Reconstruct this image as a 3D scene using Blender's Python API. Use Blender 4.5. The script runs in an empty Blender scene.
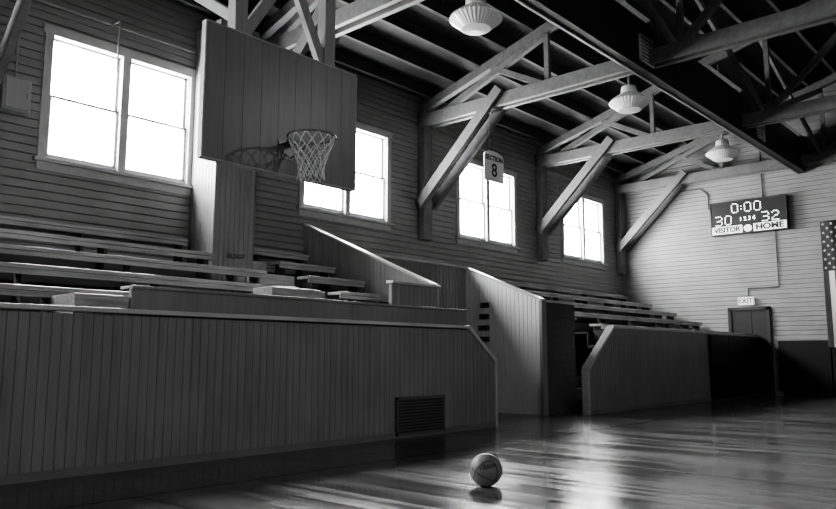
import bpy, bmesh, math, random
from mathutils import Vector, Matrix
random.seed(4)
D=bpy.data; C=bpy.context; SC=C.scene

# ---------------------------------------------------------------- materials
def newmat(name):
    m=D.materials.new(name); m.use_nodes=True
    nt=m.node_tree; b=nt.nodes['Principled BSDF']
    return m,nt,b
def g(v): return (v,v,v,1)
def plain(name,v,rough=.6,metal=0,emit=0,spec=.5):
    m,nt,b=newmat(name)
    b.inputs['Base Color'].default_value=g(v); b.inputs['Roughness'].default_value=rough
    b.inputs['Metallic'].default_value=metal; b.inputs['Specular IOR Level'].default_value=spec
    if emit:
        b.inputs['Emission Color'].default_value=(1,1,1,1); b.inputs['Emission Strength'].default_value=emit
    return m
def wood(name,lo,hi,rough=.55,scale=(1,1,1),bump=.15,freq=3.0,spec=.4,blotch=.5):
    m,nt,b=newmat(name); N=nt.nodes; L=nt.links
    tc=N.new('ShaderNodeTexCoord'); mp=N.new('ShaderNodeMapping'); mp.inputs['Scale'].default_value=scale
    L.new(tc.outputs['Object'],mp.inputs['Vector'])
    n=N.new('ShaderNodeTexNoise'); n.inputs['Scale'].default_value=freq; n.inputs['Detail'].default_value=6
    L.new(mp.outputs[0],n.inputs['Vector'])
    n2=N.new('ShaderNodeTexNoise'); n2.inputs['Scale'].default_value=1.3; n2.inputs['Detail'].default_value=4
    L.new(tc.outputs['Object'],n2.inputs['Vector'])
    mx=N.new('ShaderNodeMix'); mx.data_type='FLOAT'; mx.inputs[0].default_value=blotch
    L.new(n.outputs['Fac'],mx.inputs[2]); L.new(n2.outputs['Fac'],mx.inputs[3])
    r=N.new('ShaderNodeValToRGB'); r.color_ramp.elements[0].color=g(lo); r.color_ramp.elements[1].color=g(hi)
    r.color_ramp.elements[0].position=.32; r.color_ramp.elements[1].position=.68
    L.new(mx.outputs[0],r.inputs[0]); L.new(r.outputs[0],b.inputs['Base Color'])
    b.inputs['Roughness'].default_value=rough; b.inputs['Specular IOR Level'].default_value=spec
    bp=N.new('ShaderNodeBump'); bp.inputs['Strength'].default_value=bump; bp.inputs['Distance'].default_value=.01
    L.new(n.outputs['Fac'],bp.inputs['Height']); L.new(bp.outputs[0],b.inputs['Normal'])
    return m
def floor_mat():
    m,nt,b=newmat('gym_floor_wood'); N=nt.nodes; L=nt.links
    tc=N.new('ShaderNodeTexCoord'); mp=N.new('ShaderNodeMapping'); mp.inputs['Rotation'].default_value=(0,0,math.pi/2)
    L.new(tc.outputs['Object'],mp.inputs['Vector'])
    br=N.new('ShaderNodeTexBrick'); br.inputs['Scale'].default_value=1
    br.inputs['Brick Width'].default_value=1.4; br.inputs['Row Height'].default_value=.08
    br.inputs['Mortar Size'].default_value=.0022; br.inputs['Color1'].default_value=g(.045); br.inputs['Color2'].default_value=g(.22)
    br.inputs['Mortar'].default_value=g(.008); br.offset=.37
    L.new(mp.outputs[0],br.inputs['Vector'])
    n=N.new('ShaderNodeTexNoise'); n.inputs['Scale'].default_value=4; n.inputs['Detail'].default_value=8
    mp2=N.new('ShaderNodeMapping'); mp2.inputs['Scale'].default_value=(8,.4,1)
    L.new(tc.outputs['Object'],mp2.inputs['Vector']); L.new(mp2.outputs[0],n.inputs['Vector'])
    mx=N.new('ShaderNodeMix'); mx.data_type='RGBA'; mx.blend_type='MULTIPLY'; mx.inputs[0].default_value=.7
    L.new(br.outputs['Color'],mx.inputs[6]); L.new(n.outputs['Color'],mx.inputs[7])
    bw=N.new('ShaderNodeRGBToBW'); L.new(mx.outputs[2],bw.inputs[0]); L.new(bw.outputs[0],b.inputs['Base Color'])
    n3=N.new('ShaderNodeTexNoise'); n3.inputs['Scale'].default_value=1.2; n3.inputs['Detail'].default_value=5
    L.new(tc.outputs['Object'],n3.inputs['Vector'])
    bw2=N.new('ShaderNodeRGBToBW'); L.new(br.outputs['Color'],bw2.inputs[0])
    ad=N.new('ShaderNodeMath'); ad.operation='MULTIPLY_ADD'; ad.inputs[1].default_value=1.8; L.new(bw2.outputs[0],ad.inputs[0]); L.new(n3.outputs['Fac'],ad.inputs[2])
    mr=N.new('ShaderNodeMapRange'); mr.inputs['From Min'].default_value=.35; mr.inputs['From Max'].default_value=1.0
    mr.inputs['To Min'].default_value=.10; mr.inputs['To Max'].default_value=.26
    L.new(ad.outputs[0],mr.inputs['Value']); L.new(mr.outputs[0],b.inputs['Roughness'])
    bp=N.new('ShaderNodeBump'); bp.inputs['Strength'].default_value=.35; bp.inputs['Distance'].default_value=.004
    L.new(br.outputs['Fac'],bp.inputs['Height']); bp.invert=True
    n4=N.new('ShaderNodeTexNoise'); n4.inputs['Scale'].default_value=5; n4.inputs['Detail'].default_value=2
    mp4=N.new('ShaderNodeMapping'); mp4.inputs['Scale'].default_value=(3,.6,1)
    L.new(tc.outputs['Object'],mp4.inputs['Vector']); L.new(mp4.outputs[0],n4.inputs['Vector'])
    bp2=N.new('ShaderNodeBump'); bp2.inputs['Strength'].default_value=.04; bp2.inputs['Distance'].default_value=.006
    L.new(n4.outputs['Fac'],bp2.inputs['Height']); L.new(bp.outputs[0],bp2.inputs['Normal']); L.new(bp2.outputs[0],b.inputs['Normal'])
    b.inputs['Specular IOR Level'].default_value=.6
    return m
M_wall =wood('wall_siding_paint',.17,.24,.38,(1,1,6),.05,2)
M_walle=wood('end_wall_siding_paint',.20,.30,.5,(1,1,6),.05,2)
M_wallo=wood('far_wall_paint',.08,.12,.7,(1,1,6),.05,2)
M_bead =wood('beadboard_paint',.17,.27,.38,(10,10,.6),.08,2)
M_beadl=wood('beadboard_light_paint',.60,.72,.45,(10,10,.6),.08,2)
M_cap  =wood('cap_wood_worn',.38,.6,.28,(.8,6,6),.1,3)
M_base =wood('kick_board',.14,.2,.4,(.8,6,6),.1,3)
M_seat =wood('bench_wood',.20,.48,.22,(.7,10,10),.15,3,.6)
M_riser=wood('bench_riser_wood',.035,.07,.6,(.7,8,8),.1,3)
M_truss=wood('truss_timber',.08,.16,.6,(3,3,3),.2,4)
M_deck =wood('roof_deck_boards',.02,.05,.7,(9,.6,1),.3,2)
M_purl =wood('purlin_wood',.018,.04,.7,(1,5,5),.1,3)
M_post =wood('post_paint',.17,.27,.5,(8,8,.6),.1,3)
M_back =wood('backboard_planks',.13,.19,.36,(9,9,.5),.1,2)
M_trim =wood('window_trim_paint',.28,.38,.5,(3,3,3),.05,3)
M_dark =plain('dark_paint',.025,.6)
M_black=plain('black_enamel',.008,.45)
M_metal=plain('grey_metal',.3,.4,.7)
M_white=plain('white_enamel',.75,.35)
M_rim  =plain('rim_steel',.22,.4,.3)
M_net  =plain('net_cord',.85,.8)
M_lamp =plain('ribbed_reflector',.8,.2,0)
M_led  =plain('led_dot',.9,.5,0,5)
M_shade  =plain('shade_panel_black',.006,.45,0,0,.3)  # near-black colour standing in for shade in the east corner
M_duct =plain('duct_dark_steel',.01,.5)
M_floor=floor_mat()

# ---------------------------------------------------------------- mesh builder
class MB:
    def __init__(s): s.v=[]; s.f=[]; s.mi=[]; s.cur=0
    def poly(s,*p):
        i=len(s.v); s.v+=[tuple(q) for q in p]; s.f.append(tuple(range(i,i+len(p)))); s.mi.append(s.cur)
    def hexa(s,a):
        i=len(s.v); s.v+=[tuple(q) for q in a]
        for f in ((0,3,2,1),(4,5,6,7),(0,1,5,4),(1,2,6,5),(2,3,7,6),(3,0,4,7)):
            s.f.append(tuple(i+k for k in f)); s.mi.append(s.cur)
    def box(s,x0,x1,y0,y1,z0,z1):
        s.hexa([(x0,y0,z0),(x1,y0,z0),(x1,y1,z0),(x0,y1,z0),(x0,y0,z1),(x1,y0,z1),(x1,y1,z1),(x0,y1,z1)])
    def beam(s,p,q,w,h):
        p=Vector(p);q=Vector(q);d=(q-p).normalized()
        up=Vector((0,0,1)) if abs(d.z)<.95 else Vector((0,1,0))
        a=d.cross(up).normalized()*w/2; b=a.cross(d).normalized()*h/2
        s.hexa([p-a-b,p+a-b,q+a-b,q-a-b,p-a+b,p+a+b,q+a+b,q-a+b])
    def prism(s,pts,off):
        off=Vector(off); pts=[Vector(p) for p in pts]; n=len(pts); i=len(s.v)
        s.v+=[tuple(p) for p in pts]+[tuple(p+off) for p in pts]
        s.f.append(tuple(range(i,i+n))); s.f.append(tuple(range(i+2*n-1,i+n-1,-1))); s.mi+=[s.cur]*2
        for k in range(n):
            s.f.append((i+k,i+(k+1)%n,i+n+(k+1)%n,i+n+k)); s.mi.append(s.cur)
    def tube(s,pts,r,n=8):
        pts=[Vector(p) for p in pts]
        for p,q in zip(pts[:-1],pts[1:]):
            d=(q-p).normalized(); up=Vector((0,0,1)) if abs(d.z)<.9 else Vector((1,0,0))
            a=d.cross(up).normalized()*r; b=a.cross(d).normalized()*r
            i=len(s.v)
            for e in (p-d*r*.3,q+d*r*.3):
                for k in range(n):
                    t=2*math.pi*k/n; s.v.append(tuple(e+a*math.cos(t)+b*math.sin(t)))
            for k in range(n):
                s.f.append((i+k,i+(k+1)%n,i+n+(k+1)%n,i+n+k)); s.mi.append(s.cur)
            s.f.append(tuple(i+k for k in range(n))); s.f.append(tuple(i+n+k for k in range(n))); s.mi+=[s.cur]*2
    def lathe(s,c,prof,n=32,wob=0,m=24):
        c=Vector(c); i=len(s.v); P=len(prof)
        for (r,z) in prof:
            for k in range(n):
                t=2*math.pi*k/n; rr=r*(1+wob*(1 if k%2 else -1))
                s.v.append(tuple(c+Vector((rr*math.cos(t),rr*math.sin(t),z))))
        for a in range(P-1):
            for k in range(n):
                s.f.append((i+a*n+k,i+a*n+(k+1)%n,i+(a+1)*n+(k+1)%n,i+(a+1)*n+k)); s.mi.append(s.cur)
    def bead(s,axis,c,face,s0,s1,zb,zt,pitch=.085,gw=.009,gd=.008):
        def P(t,o,z): return (t,c+face*o,z) if axis=='x' else (c+face*o,t,z)
        t=s0
        while t<s1-1e-4:
            e=min(t+pitch,s1)
            a,b=t+gw/2,e-gw/2
            if b<=a: a,b=t,e
            s.poly(P(a,0,zb(a)),P(b,0,zb(b)),P(b,0,zt(b)),P(a,0,zt(a)))
            s.poly(P(t,-gd,zb(t)),P(a,0,zb(a)),P(a,0,zt(a)),P(t,-gd,zt(t)))
            s.poly(P(b,0,zb(b)),P(e,-gd,zb(e)),P(e,-gd,zt(e)),P(b,0,zt(b)))
            t=e
    def siding(s,axis,c,face,s0,s1,z0,z1,pitch=.115,clip=None,dp=.010):
        def P(t,o,z): return (t,c+face*o,z) if axis=='x' else (c+face*o,t,z)
        k=math.floor(z0/pitch)
        while k*pitch<z1-1e-4:
            a=max(k*pitch,z0); b=min((k+1)*pitch,z1)
            u0,u1=s0,s1
            if clip:
                r=clip(b)
                if r is None: break
                u0=max(s0,r[0]); u1=min(s1,r[1])
                if u1<=u0: break
            g1=b-.015
            if g1>a:
                s.poly(P(u0,.018,a),P(u1,.018,a),P(u1,.011,g1),P(u0,.011,g1))
                s.poly(P(u0,.011,g1),P(u1,.011,g1),P(u1,-dp,b),P(u0,-dp,b))
                s.poly(P(u0,-dp,a),P(u1,-dp,a),P(u1,.018,a),P(u0,.018,a))
            k+=1
    def build(s,name,mats,parent=None,bevel=0,smooth=False):
        me=D.meshes.new(name); me.from_pydata(s.v,[],s.f)
        if not isinstance(mats,(list,tuple)): mats=[mats]
        for m in mats: me.materials.append(m)
        for p,i in zip(me.polygons,s.mi): p.material_index=i; p.use_smooth=smooth
        me.update()
        o=D.objects.new(name,me); SC.collection.objects.link(o)
        if parent: o.parent=parent
        if bevel:
            md=o.modifiers.new('bevel','BEVEL'); md.width=bevel; md.segments=2; md.limit_method='ANGLE'
        return o
def empty(name,loc=(0,0,0)):
    o=D.objects.new(name,None); o.location=loc; SC.collection.objects.link(o); o.empty_display_size=.2
    return o
def text(name,body,size,M,mat,parent=None,extr=.003,align='CENTER',bold=0.0,xs=1):
    cu=D.curves.new(name,'FONT'); cu.body=body; cu.size=size; cu.extrude=extr; cu.align_x=align; cu.align_y='CENTER'
    cu.offset=bold
    o=D.objects.new(name,cu); SC.collection.objects.link(o)
    dg=C.evaluated_depsgraph_get(); me=D.meshes.new_from_object(o.evaluated_get(dg))
    D.objects.remove(o); me.materials.clear(); me.materials.append(mat)
    me.transform(Matrix.Diagonal((xs,1,1,1)))
    me.transform(M)
    o=D.objects.new(name,me); SC.collection.objects.link(o)
    if parent: o.parent=parent
    return o
def MX(loc,X,Y,Z):
    m=Matrix.Identity(4)
    for i,c in enumerate((X,Y,Z)):
        for r in range(3): m[r][i]=c[r]
    for r in range(3): m[r][3]=loc[r]
    return m

# ---------------------------------------------------------------- room
XW,XE,YN,YS=-12.0,20.0,10.0,-16.0
YR=-3.0; SL=.28; Z0=6.0
def rz(y): return Z0+SL*(YN-y) if y>=YR else Z0+SL*(y-YS)
DK=.36
WZ0,WZ1=3.49,5.31
wins=[3.70+4.32*k for k in range(-3,4)]
WW=2.23
trs=[2.80,6.87,11.20,15.58,-1.77,-6.1,-10.4]

mb=MB(); mb.box(XW-.16,XE+.16,YS-.16,YN+.16,-.2,0); fl=mb.build('floor',M_floor)

def winwall(name,c,face,s0,s1,opens,ztop,mat,th=.16,lap=.115):
    mb=MB()
    def seg(a,b,z0,z1):
        if b-a<1e-4: return
        y0,y1=sorted((c-face*.02,c-face*th))
        a2=a-.16 if a==s0 else a; b2=b+.16 if b==s1 else b
        mb.box(a2,b2,y0,y1,z0,z1)
        mb.siding('x',c,face,a,b,z0,z1,lap)
    e=s0
    for (a,b) in sorted(opens):
        seg(e,a,0,ztop); seg(a,b,0,WZ0+.08); seg(a,b,WZ1-.08,ztop); e=b
    seg(e,s1,0,ztop)
    return mb.build(name,mat)
opN=[(w+.08,w+WW-.08) for w in wins]
winwall('wall_north',YN,-1,XW,XE,opN,rz(YN)+DK,M_wall)
winsS=[w for w in wins if w<5]
opS=[(w+.08,w+WW-.08) for w in winsS]
winwall('wall_south',YS,1,XW,XE,opS,rz(YS)+DK,M_wallo)
def clip(z):
    if z<=Z0+DK: return (YS,YN)
    d=(z-Z0-DK)/SL
    if d>=(YN-YR): return None
    return (YS+d,YN-d)
def gable(name,c,face,mat):
    mb=MB()
    zt=rz(YR)+DK
    c2=c-face*.02
    mb.prism([(c2,YS,0),(c2,YN,0),(c2,YN,Z0+DK),(c2,YR,zt),(c2,YS,Z0+DK)],(-face*.14,0,0))
    mb.siding('y',c,face,YS,YN,0,zt,.115,clip,.003)
    return mb
gable('wall_east',XE,-1,M_walle).build('wall_east',M_walle)
gable('wall_west',XW,1,M_wallo).build('wall_west',M_wallo)

# ceiling
mb=MB()
for (a,b) in ((YN+.16,YR),(YR,YS-.16)):
    za,zb=(rz(a) if a<YN else Z0-SL*.16),(rz(b) if b>YS else Z0-SL*.16)
    mb.prism([(XW-.16,a,za+DK),(XW-.16,b,zb+DK),(XE+.16,b,zb+DK),(XE+.16,a,za+DK)],(0,0,.08))
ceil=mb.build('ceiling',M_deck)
mb=MB(); y=YN-.35
while y>YS+.3:
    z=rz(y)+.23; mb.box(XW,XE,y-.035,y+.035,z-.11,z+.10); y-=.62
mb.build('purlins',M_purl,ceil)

# windows
def window(n,axis,c,face,a,b):
    root=empty('window_%d'%n)
    mb=MB()
    def bx(s0,s1,d0,d1,z0,z1):
        u,v=sorted((c+face*d0,c+face*d1))
        if axis=='x': mb.box(s0,s1,u,v,z0,z1)
        else: mb.box(u,v,s0,s1,z0,z1)
    bx(a-.02,a+.09,.0,.045,WZ0,WZ1); bx(b-.09,b+.02,.0,.045,WZ0,WZ1)
    bx(a-.05,b+.05,.0,.05,WZ1-.09,WZ1+.04); bx(a-.07,b+.07,.0,.10,WZ0-.01,WZ0+.035); bx(a-.02,b+.02,.0,.04,WZ0-.12,WZ0-.01)
    m=(a+b)/2; bx(m-.06,m+.06,-.12,.045,WZ0+.03,WZ1-.09)
    bx(a+.07,a+.10,-.16,.0,WZ0+.03,WZ1-.03); bx(b-.10,b-.07,-.16,.0,WZ0+.03,WZ1-.03)
    bx(a+.07,b-.07,-.16,.0,WZ0+.04,WZ0+.09); bx(a+.07,b-.07,-.16,.0,WZ1-.09,WZ1-.05)
    mb.build('casing',M_trim,root)
    mb=MB(); zm=(WZ0+WZ1)/2
    for (p,q) in ((a+.10,m-.06),(m+.06,b-.10)):
        for (z0,z1,d) in ((WZ0+.08,zm+.02,-.06),(zm-.02,WZ1-.08,-.11)):
            bx(p,p+.035,d,d+.035,z0,z1); bx(q-.035,q,d,d+.035,z0,z1)
            bx(p,q,d,d+.035,z0,z0+.045); bx(p,q,d,d+.035,z1-.035,z1)
    mb.build('sashes',M_trim,root)
    L=D.lights.new('sky_portal','AREA'); L.shape='RECTANGLE'; L.size=b-a-.16; L.size_y=WZ1-WZ0-.16
    L.cycles.is_portal=True
    o=D.objects.new('sky_portal',L); SC.collection.objects.link(o); o.parent=root
    cc=c-face*.15
    if axis=='x': o.location=((a+b)/2,cc,zm); nrm=Vector((0,face,0))
    else: o.location=(cc,(a+b)/2,zm); nrm=Vector((face,0,0))
    Z=-nrm; Y=Vector((0,0,1)); X=Y.cross(Z)
    o.matrix_world=MX(o.location,X,Y,Z)
n=1
for w in wins: window(n,'x',YN,-1,w,w+WW); n+=1
for w in winsS: window(n,'x',YS,1,w,w+WW); n+=1

# ---------------------------------------------------------------- trusses
def truss(x):
    mb=MB(); e0,e1=YN-.03,YS+.03
    zc=5.77
    for dx in (-.10,.10): mb.box(x+dx-.04,x+dx+.04,e1,e0,zc-.12,zc+.12)
    for (a,b) in ((e0,YR),(YR,e1)):
        mb.beam((x,a,rz(a)+.04),(x,b,rz(b)+.04),.13,.17)
    ys=[9.4-2.48*k for k in range(6)]
    for s in (1,-1):
        pts=[(YR+(y-YR)*s) for y in ys]
        for k,y in enumerate(pts):
            if k: mb.beam((x,y,zc),(x,y,rz(y)),.08,.09)
            if k<len(pts)-1:
                y2=pts[k+1]
                if k%2==0: mb.beam((x,y,zc+.1),(x,y2,rz(y2)-.05),.10,.12)
                mb.beam((x,y2,zc+.05),(x,(y+y2)/2,rz((y+y2)/2)-.03),.08,.11)
        ywall=YN if s==1 else YS
        for dx in (-.20,.20):
            mb.beam((x+dx,ywall-s*.12,4.0),(x+dx,ywall-s*2.15,5.95),.09,.20)
        y0,y1=sorted((ywall-s*.02,ywall-s*.2)); mb.box(x-.12,x+.12,y0,y1,3.3,6.0)
    mb.beam((x,YR,zc),(x,YR,rz(YR)),.12,.12)
    return mb.build('roof_truss',M_truss)
for x in trs: truss(x)
truss(19.75)
mb=MB()
allx=sorted(trs+[19.75])
for y in (4.44,-.5):
    for a,b in zip(allx[:-1],allx[1:]):
        mb.beam((a,y,5.9),(b,y,rz(y)-.1),.06,.12); mb.beam((a,y+.1,rz(y)-.1),(b,y+.1,5.9),.06,.12)
mb.build('roof_sway_bracing',M_truss)

# duct
mb=MB(); mb.box(XW+1,XE-.02,4.95,5.12,5.52,6.35)
root=empty('air_duct'); mb.build('duct_body',M_duct,root)
mb=MB(); mb.box(XW+1,XE-.02,5.10,5.14,5.50,5.53); mb.build('duct_lip',M_metal,root)
mb=MB()
for x in (10.75,16.35,5.2):
    z0,z1=5.62,6.08
    mb.box(x,x+.5,4.925,4.95,z0,z0+.03); mb.box(x,x+.5,4.925,4.95,z1-.03,z1); mb.box(x,x+.03,4.925,4.95,z0,z1); mb.box(x+.47,x+.5,4.925,4.95,z0,z1)
    for k in range(6): mb.box(x+.03,x+.47,4.93,4.95,z0+.06+.06*k,z0+.085+.06*k)
mb.build('duct_grilles',plain('grille_light_paint',.5,.5),root)

# ---------------------------------------------------------------- pendant lamps
def lamp(x,y,z):
    root=empty('pendant_lamp',(x,y,z))
    mb=MB()
    mb.lathe((0,0,0),[(.0,.30),(.055,.30),(.13,.27),(.14,.16),(.17,.13)],48); mb.build('ballast_housing',M_white,root,smooth=True)
    mb=MB()
    mb.lathe((0,0,0),[(.15,.15),(.22,.10),(.31,.035),(.345,0),(.34,-.02),(.30,-.055),(.24,-.10),(.19,-.15),(.0,-.165)],72,.02); mb.build('prismatic_reflector',M_lamp,root)
    mb=MB(); mb.tube([(0,0,.3),(0,0,rz(y)+.1-z)],.018); mb.tube([(-.1,0,.2),(-.1,0,.05)],.012); mb.build('stem',M_metal,root)
for x in (7.35,11.7,16.1,3.0): lamp(x,5.6,5.33)

# ---------------------------------------------------------------- bleachers left: front wall
YF=6.22
root=empty('bleacher_front_wall')
mb=MB()
def top1(x): return 1.31 if x<7.93 else 1.31-(x-7.93)*.47/.6
X1=8.50
mb.bead('x',YF,-1,-6,X1,lambda x:0.0,top1)
mb.prism([(-6,YF+.012,0),(X1,YF+.012,0),(X1,YF+.012,top1(X1)),(7.93,YF+.012,1.31),(-6,YF+.012,1.31)],(0,.08,0))
mb.build('beadboard',M_bead,root)
mb=MB()
mb.box(-6,7.93,YF-.03,YF+.13,1.33,1.37)
mb.beam((7.92,YF+.05,1.345),(X1+.01,YF+.05,.895),.16,.05)
mb.box(X1-.01,X1+.04,YF-.02,YF+.12,0,.88)
mb.build('cap_rail',M_cap,root,.004)
mb=MB(); mb.box(-6,X1,YF-.015,YF,0,.07); mb.build('kick_board',M_base,root)
root=empty('floor_vent_grille'); mb=MB()
gx0,gx1,gz0,gz1=6.50,7.38,.03,.48
for (a,b,c,d) in ((gx0,gx1,gz0,gz0+.03),(gx0,gx1,gz1-.03,gz1),(gx0,gx0+.03,gz0,gz1),(gx1-.03,gx1,gz0,gz1)): mb.box(a,b,YF-.035,YF-.012,c,d)
for k in range(11): z=gz0+.05+k*.036; mb.box(gx0+.03,gx1-.03,YF-.03,YF-.018,z,z+.014)
for k in range(26): x=gx0+.05+k*.031; mb.box(x,x+.006,YF-.032,YF-.02,gz0+.03,gz1-.03)
mb.build('louvres',plain('grille_metal',.14,.5,.4),root)
mb=MB(); mb.box(gx0+.02,gx1-.02,YF-.02,YF-.016,gz0+.02,gz1-.02); mb.build('grille_back',M_black,root)

def rows(segs_fn,name,deckx):
    root=empty(name)
    ms=MB(); mr=MB()
    for i in range(5):
        yi=7.0+.69*i; zi=1.59+.27*i
        for (a,b) in segs_fn(i):
            ms.box(a,b,yi,min(yi+.29,9.97),zi-.045,zi)
            ms.box(a,b,yi+.02,yi+.045,zi-.10,zi-.045)
            x=a+.12
            while x<b-.02:
                mr.box(x-.02,x+.02,yi+.06,min(yi+.26,9.96),zi-.44,zi-.045); x+=1.45
            x=b-.1; mr.box(x-.02,x+.02,yi+.06,min(yi+.26,9.96),zi-.44,zi-.045)
        for (a,b) in deckx(i):
            y0=6.5 if i==0 else yi-.69+.28
            mr.box(a,b,y0,min(yi+.31,9.97),zi-.46,zi-.42)
            if i<4: mr.box(a,b,yi+.28,yi+.31,zi-.46,zi-.15)
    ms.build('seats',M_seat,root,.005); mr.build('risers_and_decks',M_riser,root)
    return root
rl=rows(lambda i:[(-6,6.2 if i<3 else 5.8),(6.95,8.08)],'bleachers',lambda i:[(-6,8.10)])
mb=MB()
for i in range(5):
    yi=7.0+.69*i; zi=1.59+.27*i
    mb.box(6.25,6.9,yi-.1,min(yi+.28,9.96),zi-.42,zi-.28)
    if i<4: mb.box(6.25,6.9,yi+.28,min(yi+.55,9.96),zi-.15,zi+.0)
mb.build('aisle_steps',M_seat,rl,.005)
mb=MB(); mb.box(3.25,8.10,6.40,6.45,1.2,1.57); mb.box(3.25,8.10,6.38,6.62,1.57,1.60); mb.build('kick_fascia',M_bead,rl,.004)
mb=MB(); mb.box(2.75,3.24,6.42,6.9,1.2,1.50); mb.box(4.95,5.65,6.6,6.95,1.3,1.72); mb.build('step_boxes',M_seat,rl,.006)

def slopewall(c,yh,zh,yl,zl,zb,mat,root):
    f=lambda y: zl+(zh-zl)*(y-yl)/(yh-yl)
    mb=MB(); mb.bead('y',c-.04,-1,yl,yh,lambda y:zb,f); mb.bead('y',c+.04,1,yl,yh,lambda y:zb,f)
    mb.prism([(c-.03,yl,zb),(c-.03,yh,zb),(c-.03,yh,zh),(c-.03,yl,zl)],(.06,0,0))
    mb.build('partition_beadboard',mat,root)
    mb=MB(); mb.beam((c,yl-.03,zl+.012),(c,yh,zh+.012),.12,.035); mb.build('partition_cap',M_cap,root,.004)
slopewall(8.16,9.97,3.22,7.06,1.98,0,M_bead,rl)
mb=MB(); mb.bead('x',7.02,-1,7.27,8.20,lambda x:1.15,lambda x:1.95); mb.box(7.27,8.2,7.03,7.08,1.15,1.95)
mb.build('partition_end_panel',M_bead,rl)
mb=MB(); mb.box(7.24,8.24,6.98,7.10,1.95,1.985); mb.build('partition_end_cap',M_cap,rl,.004)
ve=empty('vestibule_enclosure')
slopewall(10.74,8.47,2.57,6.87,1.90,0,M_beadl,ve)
mb=MB(); mb.box(10.66,10.80,6.81,6.87,0,1.9); mb.build('corner_post',M_bead,ve,.004)
mb=MB()
for k in range(4): mb.box(10.64,10.70,7.93,8.17-.03*k,1.22+.2*k,1.31+.2*k)
mb.build('wall_rack',M_dark,ve,.004)
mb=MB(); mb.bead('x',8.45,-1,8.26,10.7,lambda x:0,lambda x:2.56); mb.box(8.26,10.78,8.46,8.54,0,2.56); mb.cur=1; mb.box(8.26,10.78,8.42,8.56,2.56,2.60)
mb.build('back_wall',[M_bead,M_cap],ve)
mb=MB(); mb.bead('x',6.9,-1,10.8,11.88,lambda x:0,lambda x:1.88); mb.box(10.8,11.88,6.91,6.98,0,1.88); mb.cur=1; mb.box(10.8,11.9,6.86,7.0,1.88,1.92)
mb.build('stair_side_panel',[M_riser,M_cap],ve)
mb=MB()
for k in range(10):
    z=.19*(k+1); y=6.75+.26*k
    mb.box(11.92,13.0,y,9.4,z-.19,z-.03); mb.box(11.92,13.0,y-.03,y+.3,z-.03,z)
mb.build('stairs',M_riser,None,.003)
rows(lambda i:[(13.1,19.87)]+([(10.85,13.0)] if i>=3 else []),'bleachers',lambda i:[(13.02,19.88)]+([(10.82,13.0)] if i>=4 else []))
root=empty('bleacher_front_wall'); YG=6.33
mb=MB()
X2=11.28
def top2(x): return 1.46 if x>12.2 else .72+(x-X2)*.74/(12.2-X2)
mb.bead('x',YG,-1,X2,19.88,lambda x:0,top2)
mb.prism([(X2,YG+.012,0),(19.88,YG+.012,0),(19.88,YG+.012,1.46),(12.2,YG+.012,1.46),(X2,YG+.012,.72)],(0,.07,0))
mb.build('beadboard',M_bead,root)
mb=MB(); mb.box(12.2,19.88,YG-.03,YG+.11,1.46,1.51); mb.beam((X2-.01,YG+.04,.745),(12.22,YG+.04,1.485),.14,.045); mb.box(X2-.04,X2+.02,YG-.02,YG+.1,0,.74)
mb.build('cap_rail',M_cap,root,.004)
mb=MB(); mb.box(X2,16.6,YG-.015,YG,0,.07); mb.build('kick_board',M_base,root)
mb=MB()
for k in range(3): mb.box(16.6+1.09*k,16.6+1.09*k+1.08,YG-.07,YG-.001,.02,1.44)
mb.build('shade_panels_bleacher',M_shade,root,.015)  # added dark panels: shade at the far end of this wall, as colour

mb=MB(); mb.bead('x',9.3,-1,5.92,6.62,lambda x:1.8,lambda x:6.0); mb.bead('y',5.91,-1,9.3,9.98,lambda x:1.8,lambda x:6.0)
mb.box(5.92,6.62,9.31,9.98,1.8,6.0)
bpil=mb.build('boxed_pillar',M_post)
text('stencil','BLDG7',.10,MX((6.3,9.285,2.42),(1,0,0),(0,0,1),(0,-1,0)),M_dark,bpil)

# ---------------------------------------------------------------- hoop
root=empty('basketball_hoop')
BY=5.80; bx0,bx1,bz0,bz1=3.54,5.41,2.75,4.03
mb=MB()
W=(bx1-bx0)/9
for k in range(9):
    mb.box(bx0+k*W+.001,bx0+(k+1)*W-.001,BY,BY+.03,bz0,bz1)
mb.build('backboard',M_back,root,.002)
mb=MB()
mb.box(bx0-.015,bx0+.0,BY-.005,BY+.06,bz0-.01,bz1+.01); mb.box(bx1,bx1+.015,BY-.005,BY+.06,bz0-.01,bz1+.01)
mb.box(bx0,bx1,BY-.005,BY+.06,bz1,bz1+.015); mb.box(bx0,bx1,BY-.005,BY+.06,bz0-.015,bz0)
for z in (2.9,3.4,3.88): mb.box(bx0+.02,bx1-.02,BY+.031,BY+.09,z-.05,z+.05)
mb.build('backboard_frame',M_trim,root)
mb=MB()
for x in (3.97,5.11):
    mb.box(x-.07,x+.07,BY+.09,BY+.22,2.85,rz(5.9)+.05)
mb.beam((4.0,BY+.16,4.05),(4.60,BY+.16,5.0),.07,.11); mb.beam((5.08,BY+.16,4.05),(4.60,BY+.16,5.0),.07,.11)
mb.beam((4.2,BY+.3,4.3),(4.9,9.0,6.1),.08,.12)
mb.build('support_posts',M_post,root)
rc=Vector((4.47,5.40,3.05)); R=.2286
mb=MB(); n=48
mb.tube([rc+Vector((R*math.cos(2*math.pi*k/n),R*math.sin(2*math.pi*k/n),0)) for k in range(n+1)],.010)
mb.box(rc.x-.09,rc.x+.09,BY-.012,BY,2.90,3.08)
mb.box(rc.x-.06,rc.x+.06,rc.y+R-.005,BY-.01,3.035,3.05)
for s in (-1,1):
    mb.tube([(rc.x+s*.06,BY-.01,2.92),(rc.x+s*.13,rc.y+R*.8,3.045)],.008)
mb.build('rim',M_rim,root)
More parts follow.
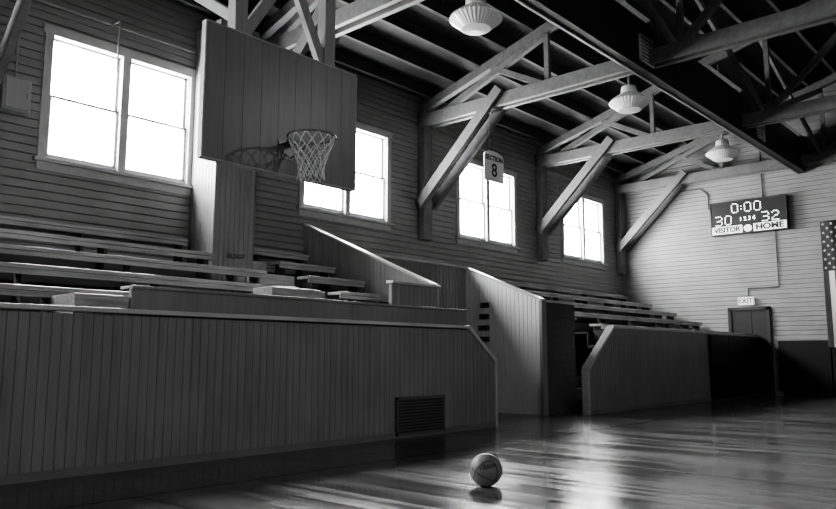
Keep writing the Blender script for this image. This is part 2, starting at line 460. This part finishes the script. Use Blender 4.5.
cu=D.curves.new('net','CURVE'); cu.dimensions='3D'; cu.bevel_depth=.0055; cu.bevel_resolution=1
pr=[(.225,0),(.205,-.07),(.175,-.14),(.148,-.21),(.130,-.28),(.122,-.35),(.135,-.42)]
for i in range(12):
    for s in (-1,1):
        sp=cu.splines.new('POLY'); sp.points.add(len(pr)-1)
        for k,(r_,z_) in enumerate(pr):
            t=math.radians(30*(i+s*k*.5)+7)
            sp.points[k].co=(rc.x+r_*math.cos(t),rc.y+r_*math.sin(t),rc.z+z_,1)
cu.materials.append(M_net)
o=D.objects.new('net',cu); SC.collection.objects.link(o); o.parent=root

# ---------------------------------------------------------------- basketball
bc=Vector((4.60,3.46,.121)); br=.121
root=empty('basketball',bc)
mball=wood('ball_leather',.15,.20,.42,(1,1,1),.3,60)
nt=mball.node_tree
vo=nt.nodes.new('ShaderNodeTexVoronoi'); vo.inputs['Scale'].default_value=260
tc=nt.nodes.new('ShaderNodeTexCoord'); nt.links.new(tc.outputs['Object'],vo.inputs['Vector'])
bp=[n for n in nt.nodes if n.type=='BUMP'][0]; nt.links.new(vo.outputs['Distance'],bp.inputs['Height']); bp.inputs['Distance'].default_value=.002; bp.inputs['Strength'].default_value=.5
me=D.meshes.new('leather_sphere'); bm=bmesh.new(); bmesh.ops.create_uvsphere(bm,u_segments=64,v_segments=32,radius=br); bm.to_mesh(me); bm.free()
for p in me.polygons: p.use_smooth=True
me.materials.append(mball)
o=D.objects.new('leather_sphere',me); SC.collection.objects.link(o); o.parent=root
mb=MB(); n=64
def seam(fn):
    pts=[]
    for k in range(n+1):
        v=fn(2*math.pi*k/n).normalized()*(br-.0004); pts.append(v)
    mb.tube(pts,.003,6)
seam(lambda t:Vector((math.cos(t),math.sin(t),0)))
seam(lambda t:Vector((0,math.cos(t),math.sin(t))))
for s in (-1,1):
    seam(lambda t:Vector((s*(.62+.22*math.cos(2*t)),math.cos(t)*.75,math.sin(t)*.75)))
so=mb.build('seams',M_black,root)
so.rotation_euler=(math.radians(25),math.radians(-20),math.radians(35))
to=text('lettering','Wilson',.062,Matrix.Identity(4),M_black,root,extr=0,bold=.0008)
bmt=bmesh.new(); bmt.from_mesh(to.data); bmesh.ops.subdivide_edges(bmt,edges=bmt.edges,cuts=1)
dirv=(Vector((0,0,.55))-bc); dirv.z=.25*abs(dirv.length); dirv=dirv.normalized()
Xr=Vector((0,0,1)).cross(dirv).normalized(); Yr=dirv.cross(Xr)
for v in bmt.verts:
    a,b=v.co.x,v.co.y
    ca,sa=math.cos(.25),math.sin(.25); a,b=a*ca-b*sa,a*sa+b*ca+.01
    v.co=(dirv*br+Xr*a+Yr*b).normalized()*(br+.0009)
bmt.to_mesh(to.data); bmt.free()

# ---------------------------------------------------------------- end wall objects
root=empty('scoreboard')
sx=19.80; yL=7.30; zB,zT=4.13,5.00; SW=1.90
mb=MB(); mb.box(sx,19.97,yL-SW,yL,zB,zT); mb.build('case',M_black,root,.01)
mb=MB(); mb.box(sx-.012,sx,yL-SW,yL,zT-.02,zT); mb.box(sx-.012,sx,yL-SW,yL,zB,zB+.02); mb.box(sx-.012,sx,yL-.02,yL,zB,zT); mb.box(sx-.012,sx,yL-SW,yL-SW+.02,zB,zT)
mb.build('case_trim',plain('trim_dark_metal',.05,.4,.5),root)
FONT={'0':['01110','10001','10001','10001','10001','10001','01110'],'3':['11110','00001','00001','01110','00001','00001','11110'],
'2':['01110','10001','00001','00110','01000','10000','11111'],':':['0','0','1','0','1','0','0']}
mb=MB()
def digits(s,s0,ztop,p,px=None):
    px=px or p
    x=s0
    for ch in s:
        rws=FONT[ch]
        for r_,row in enumerate(rws):
            for c_,b_ in enumerate(row):
                if b_=='1':
                    yy=yL-(x+c_*px); zz=ztop-r_*p
                    mb.poly(*[(sx-.012,yy+p*.33*math.cos(q*math.pi/4),zz+p*.33*math.sin(q*math.pi/4)) for q in range(8)])
        x+=(len(rws[0])+1.3)*px
digits('0:00',.56,4.92,.038,.038)
digits('30',.14,4.62,.038,.038); digits('32',1.31,4.62,.038,.038)
mb.build('led_digits',M_led,root)
A=((0,-1,0),(0,0,1),(-1,0,0))
mb=MB(); mb.box(sx-.015,sx,yL-.80,yL-.03,zB+.025,zB+.22); mb.box(sx-.015,sx,yL-1.87,yL-1.08,zB+.025,zB+.22)
mb.poly(*[(sx-.015,yL-.94+.10*math.cos(q*math.pi/12),zB+.12+.09*math.sin(q*math.pi/12)) for q in range(24)])
mb.build('label_plates',plain('label_white',.8,.5,0,1.3),root)
text('label_visitor','VISITOR',.185,MX((sx-.018,yL-.415,zB+.12),*A),M_black,root,bold=.008)
text('label_home','HOME',.20,MX((sx-.018,yL-1.475,zB+.12),*A),M_black,root,bold=.009,xs=1.2)
text('period_numbers','1 2 3 4',.14,MX((sx-.018,yL-.94,zB+.37),*A),M_led,root)

root=empty('exit_sign')
mb=MB(); mb.box(19.86,19.97,6.37,6.74,2.28,2.47); mb.build('sign_case',plain('exit_white',.8,.5,0,.9),root,.006)
text('exit_letters','EXIT',.17,MX((19.855,6.555,2.375),*A),M_black,root,bold=.005)

root=empty('door_1')
mb=MB(); mb.box(19.93,19.98,6.45,6.95,.0,2.14); mb.box(19.93,19.98,6.08,6.44,.0,2.14); mb.build('leaf',plain('door_dark',.012,.5),root)
mb=MB(); mb.box(19.90,19.985,6.95,7.03,1.5,2.22); mb.box(19.90,19.985,6.0,6.08,0,2.22); mb.box(19.90,19.985,6.0,7.03,2.14,2.22); mb.build('frame',M_dark,root)

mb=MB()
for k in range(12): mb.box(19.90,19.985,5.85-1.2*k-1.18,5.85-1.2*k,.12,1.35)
mb.build('shade_panels_east',M_shade,None,.02)  # added dark panels in place of the shade low on the east wall

mb=MB()
mb.tube([(19.96,6.0,6.3),(19.96,6.0,5.01)],.014); mb.tube([(19.96,5.75,4.12),(19.96,5.75,2.7),(19.96,6.5,2.7),(19.96,6.5,2.49)],.012)
mb.tube([(19.96,9.3,5.5),(19.96,7.6,5.5),(19.96,7.4,5.3),(19.96,7.4,4.9)],.014)
mb.build('conduit',M_dark)
mb=MB(); mb.tube([(-11.6,9.93,5.62),(5.85,9.93,5.62)],.02); mb.tube([(6.7,9.93,5.62),(19.7,9.93,5.62)],.02); mb.tube([(6.7,9.93,5.74),(19.7,9.93,5.74)],.014); mb.tube([(3.34,9.93,5.6),(3.34,9.93,4.47)],.014)
mb.tube([(4.55,9.7,5.6),(4.55,9.7,4.85)],.012); mb.tube([(4.55,9.93,5.62),(4.55,9.7,5.6)],.012); mb.build('conduit',M_metal)
root=empty('electrical_box'); mb=MB(); mb.box(3.16,3.50,9.80,9.98,4.02,4.46); mb.build('enclosure',M_bead,root,.01)
mb=MB(); mb.box(3.19,3.47,9.785,9.80,4.05,4.43); mb.box(3.44,3.46,9.77,9.785,4.2,4.27); mb.build('box_cover',M_bead,root,.004)

# section sign
root=empty('section_sign')
hw=.31
pts=[(-hw,-.30),(hw,-.30),(hw,.20)]+[(hw*math.cos(t),.20+.10*math.sin(t)) for t in [math.pi*k/12 for k in range(1,12)]]+[(-hw,.20)]
sc=Vector((11.42,8.30,4.60))
mb=MB(); mb.prism([(sc.x+a,sc.y,sc.z+b) for a,b in pts],(0,.02,0)); mb.build('sign_board',plain('sign_paint',.8,.5),root)
B=((1,0,0),(0,0,1),(0,-1,0))
text('sign_word','SECTION',.135,MX((sc.x,sc.y-.004,sc.z+.15),*B),M_black,root,bold=.003)
text('sign_numeral','8',.36,MX((sc.x,sc.y-.004,sc.z-.09),*B),M_black,root,bold=.006)
mb=MB(); mb.tube([(sc.x-.2,sc.y+.01,sc.z+.25),(sc.x-.2,sc.y+.01,5.65)],.005); mb.tube([(sc.x-.05,sc.y+.01,sc.z+.28),(sc.x-.12,sc.y+.01,5.65)],.005); mb.build('hanger_wire',M_dark,root)

# flag
root=empty('american_flag')
fy0,fz1=4.70,4.22; FW,FL=1.6,3.04
mats=[plain('flag_red',.07,.8),plain('flag_white',.6,.8),plain('flag_blue',.03,.8)]
mb=MB(); NR=40
def fx(s,z): return 19.87-.02*math.sin(s*14+z*1.2)
for k in range(13*3):
    s0=FW*k/39; s1=FW*(k+1)/39; st=k//3
    for r_ in range(NR):
        z0=fz1-FL*r_/NR; z1=fz1-FL*(r_+1)/NR
        mb.cur=2 if (st<7 and r_<NR*.4) else st%2
        mb.poly((fx(s0,z0),fy0-s0,z0),(fx(s1,z0),fy0-s1,z0),(fx(s1,z1),fy0-s1,z1),(fx(s0,z1),fy0-s0,z1))
mb.build('flag_cloth',mats,root)
mb=MB()
for i in range(9):
    for j in range(11):
        if (i+j)%2==0:
            s=.06+i*.093; z=fz1-.07-j*.107
            mb.poly(*[(fx(s,z)-.006,fy0-s-rr*math.sin(a),z+rr*math.cos(a)) for a,rr in [(math.pi*q/5,.040 if q%2==0 else .016) for q in range(10)]])
mb.build('flag_stars',mats[1],root)
mb=MB(); mb.tube([(19.88,fy0+.05,fz1+.01),(19.88,fy0-FW-.05,fz1+.01)],.014); mb.box(19.88,19.985,fy0-.2,fy0-.17,fz1,fz1+.02); mb.box(19.88,19.985,fy0-1.4,fy0-1.37,fz1,fz1+.02); mb.build('flag_rod',M_metal,root)

# court line markings
mb=MB()
def strip(a,b,c,d): mb.poly((a,c,.0015),(b,c,.0015),(b,d,.0015),(a,d,.0015))
strip(-3.2,12.2,5.00,5.05); strip(12.15,12.2,-16,5.05); strip(-3.2,-3.15,-16,5.05)
strip(2.67,2.72,-.8,5.0); strip(6.22,6.27,-.8,5.0); strip(2.67,6.27,-.8,-.75)
mb.build('court_lines',plain('court_line_paint',.01,.2))
mb=MB(); mb.box(19.96,19.985,YS,5.8,0,.12); mb.build('baseboard_east',M_dark)

# ---------------------------------------------------------------- sky and lights
w=D.worlds.new('bright_sky'); SC.world=w; w.use_nodes=True
nt=w.node_tree; N=nt.nodes; bg=N['Background']
tc=N.new('ShaderNodeTexCoord'); sp=N.new('ShaderNodeSeparateXYZ'); nt.links.new(tc.outputs['Generated'],sp.inputs[0])
mr=N.new('ShaderNodeMapRange'); mr.inputs['From Min'].default_value=-.3; mr.inputs['From Max'].default_value=.4
mr.inputs['To Min'].default_value=26; mr.inputs['To Max'].default_value=72
nt.links.new(sp.outputs['Y'],mr.inputs['Value']); nt.links.new(mr.outputs[0],bg.inputs['Strength'])
bg.inputs[0].default_value=(1,1,1,1)
tgt=Vector((4.47,5.6,2.2)); lp=Vector((8.77,.34,5.5))
lamp(lp.x,lp.y,lp.z+.25)
L=D.lights.new('flood_lamp_light','SPOT'); L.shadow_soft_size=.16; L.energy=170; L.spot_size=math.radians(70); L.spot_blend=.9
o=D.objects.new('flood_lamp_light',L); SC.collection.objects.link(o); o.location=lp-Vector((0,0,.02))
o.rotation_euler=(tgt-lp).to_track_quat('-Z','Y').to_euler()
try: SC.view_settings.look='AgX - Medium High Contrast'
except Exception as e: print(e)

# ---------------------------------------------------------------- camera
al=math.radians(42); th=math.radians(7.8)
F=Vector((math.cos(th)*math.cos(al),math.cos(th)*math.sin(al),math.sin(th)))
Rv=Vector((math.sin(al),-math.cos(al),0)); U=Rv.cross(F)
cam=D.cameras.new('camera'); cam.sensor_width=36; cam.lens=745/836*36; cam.clip_start=.05
co=D.objects.new('camera',cam); SC.collection.objects.link(co)
co.matrix_world=MX((0,0,.96),Rv,U,-F)
SC.camera=co
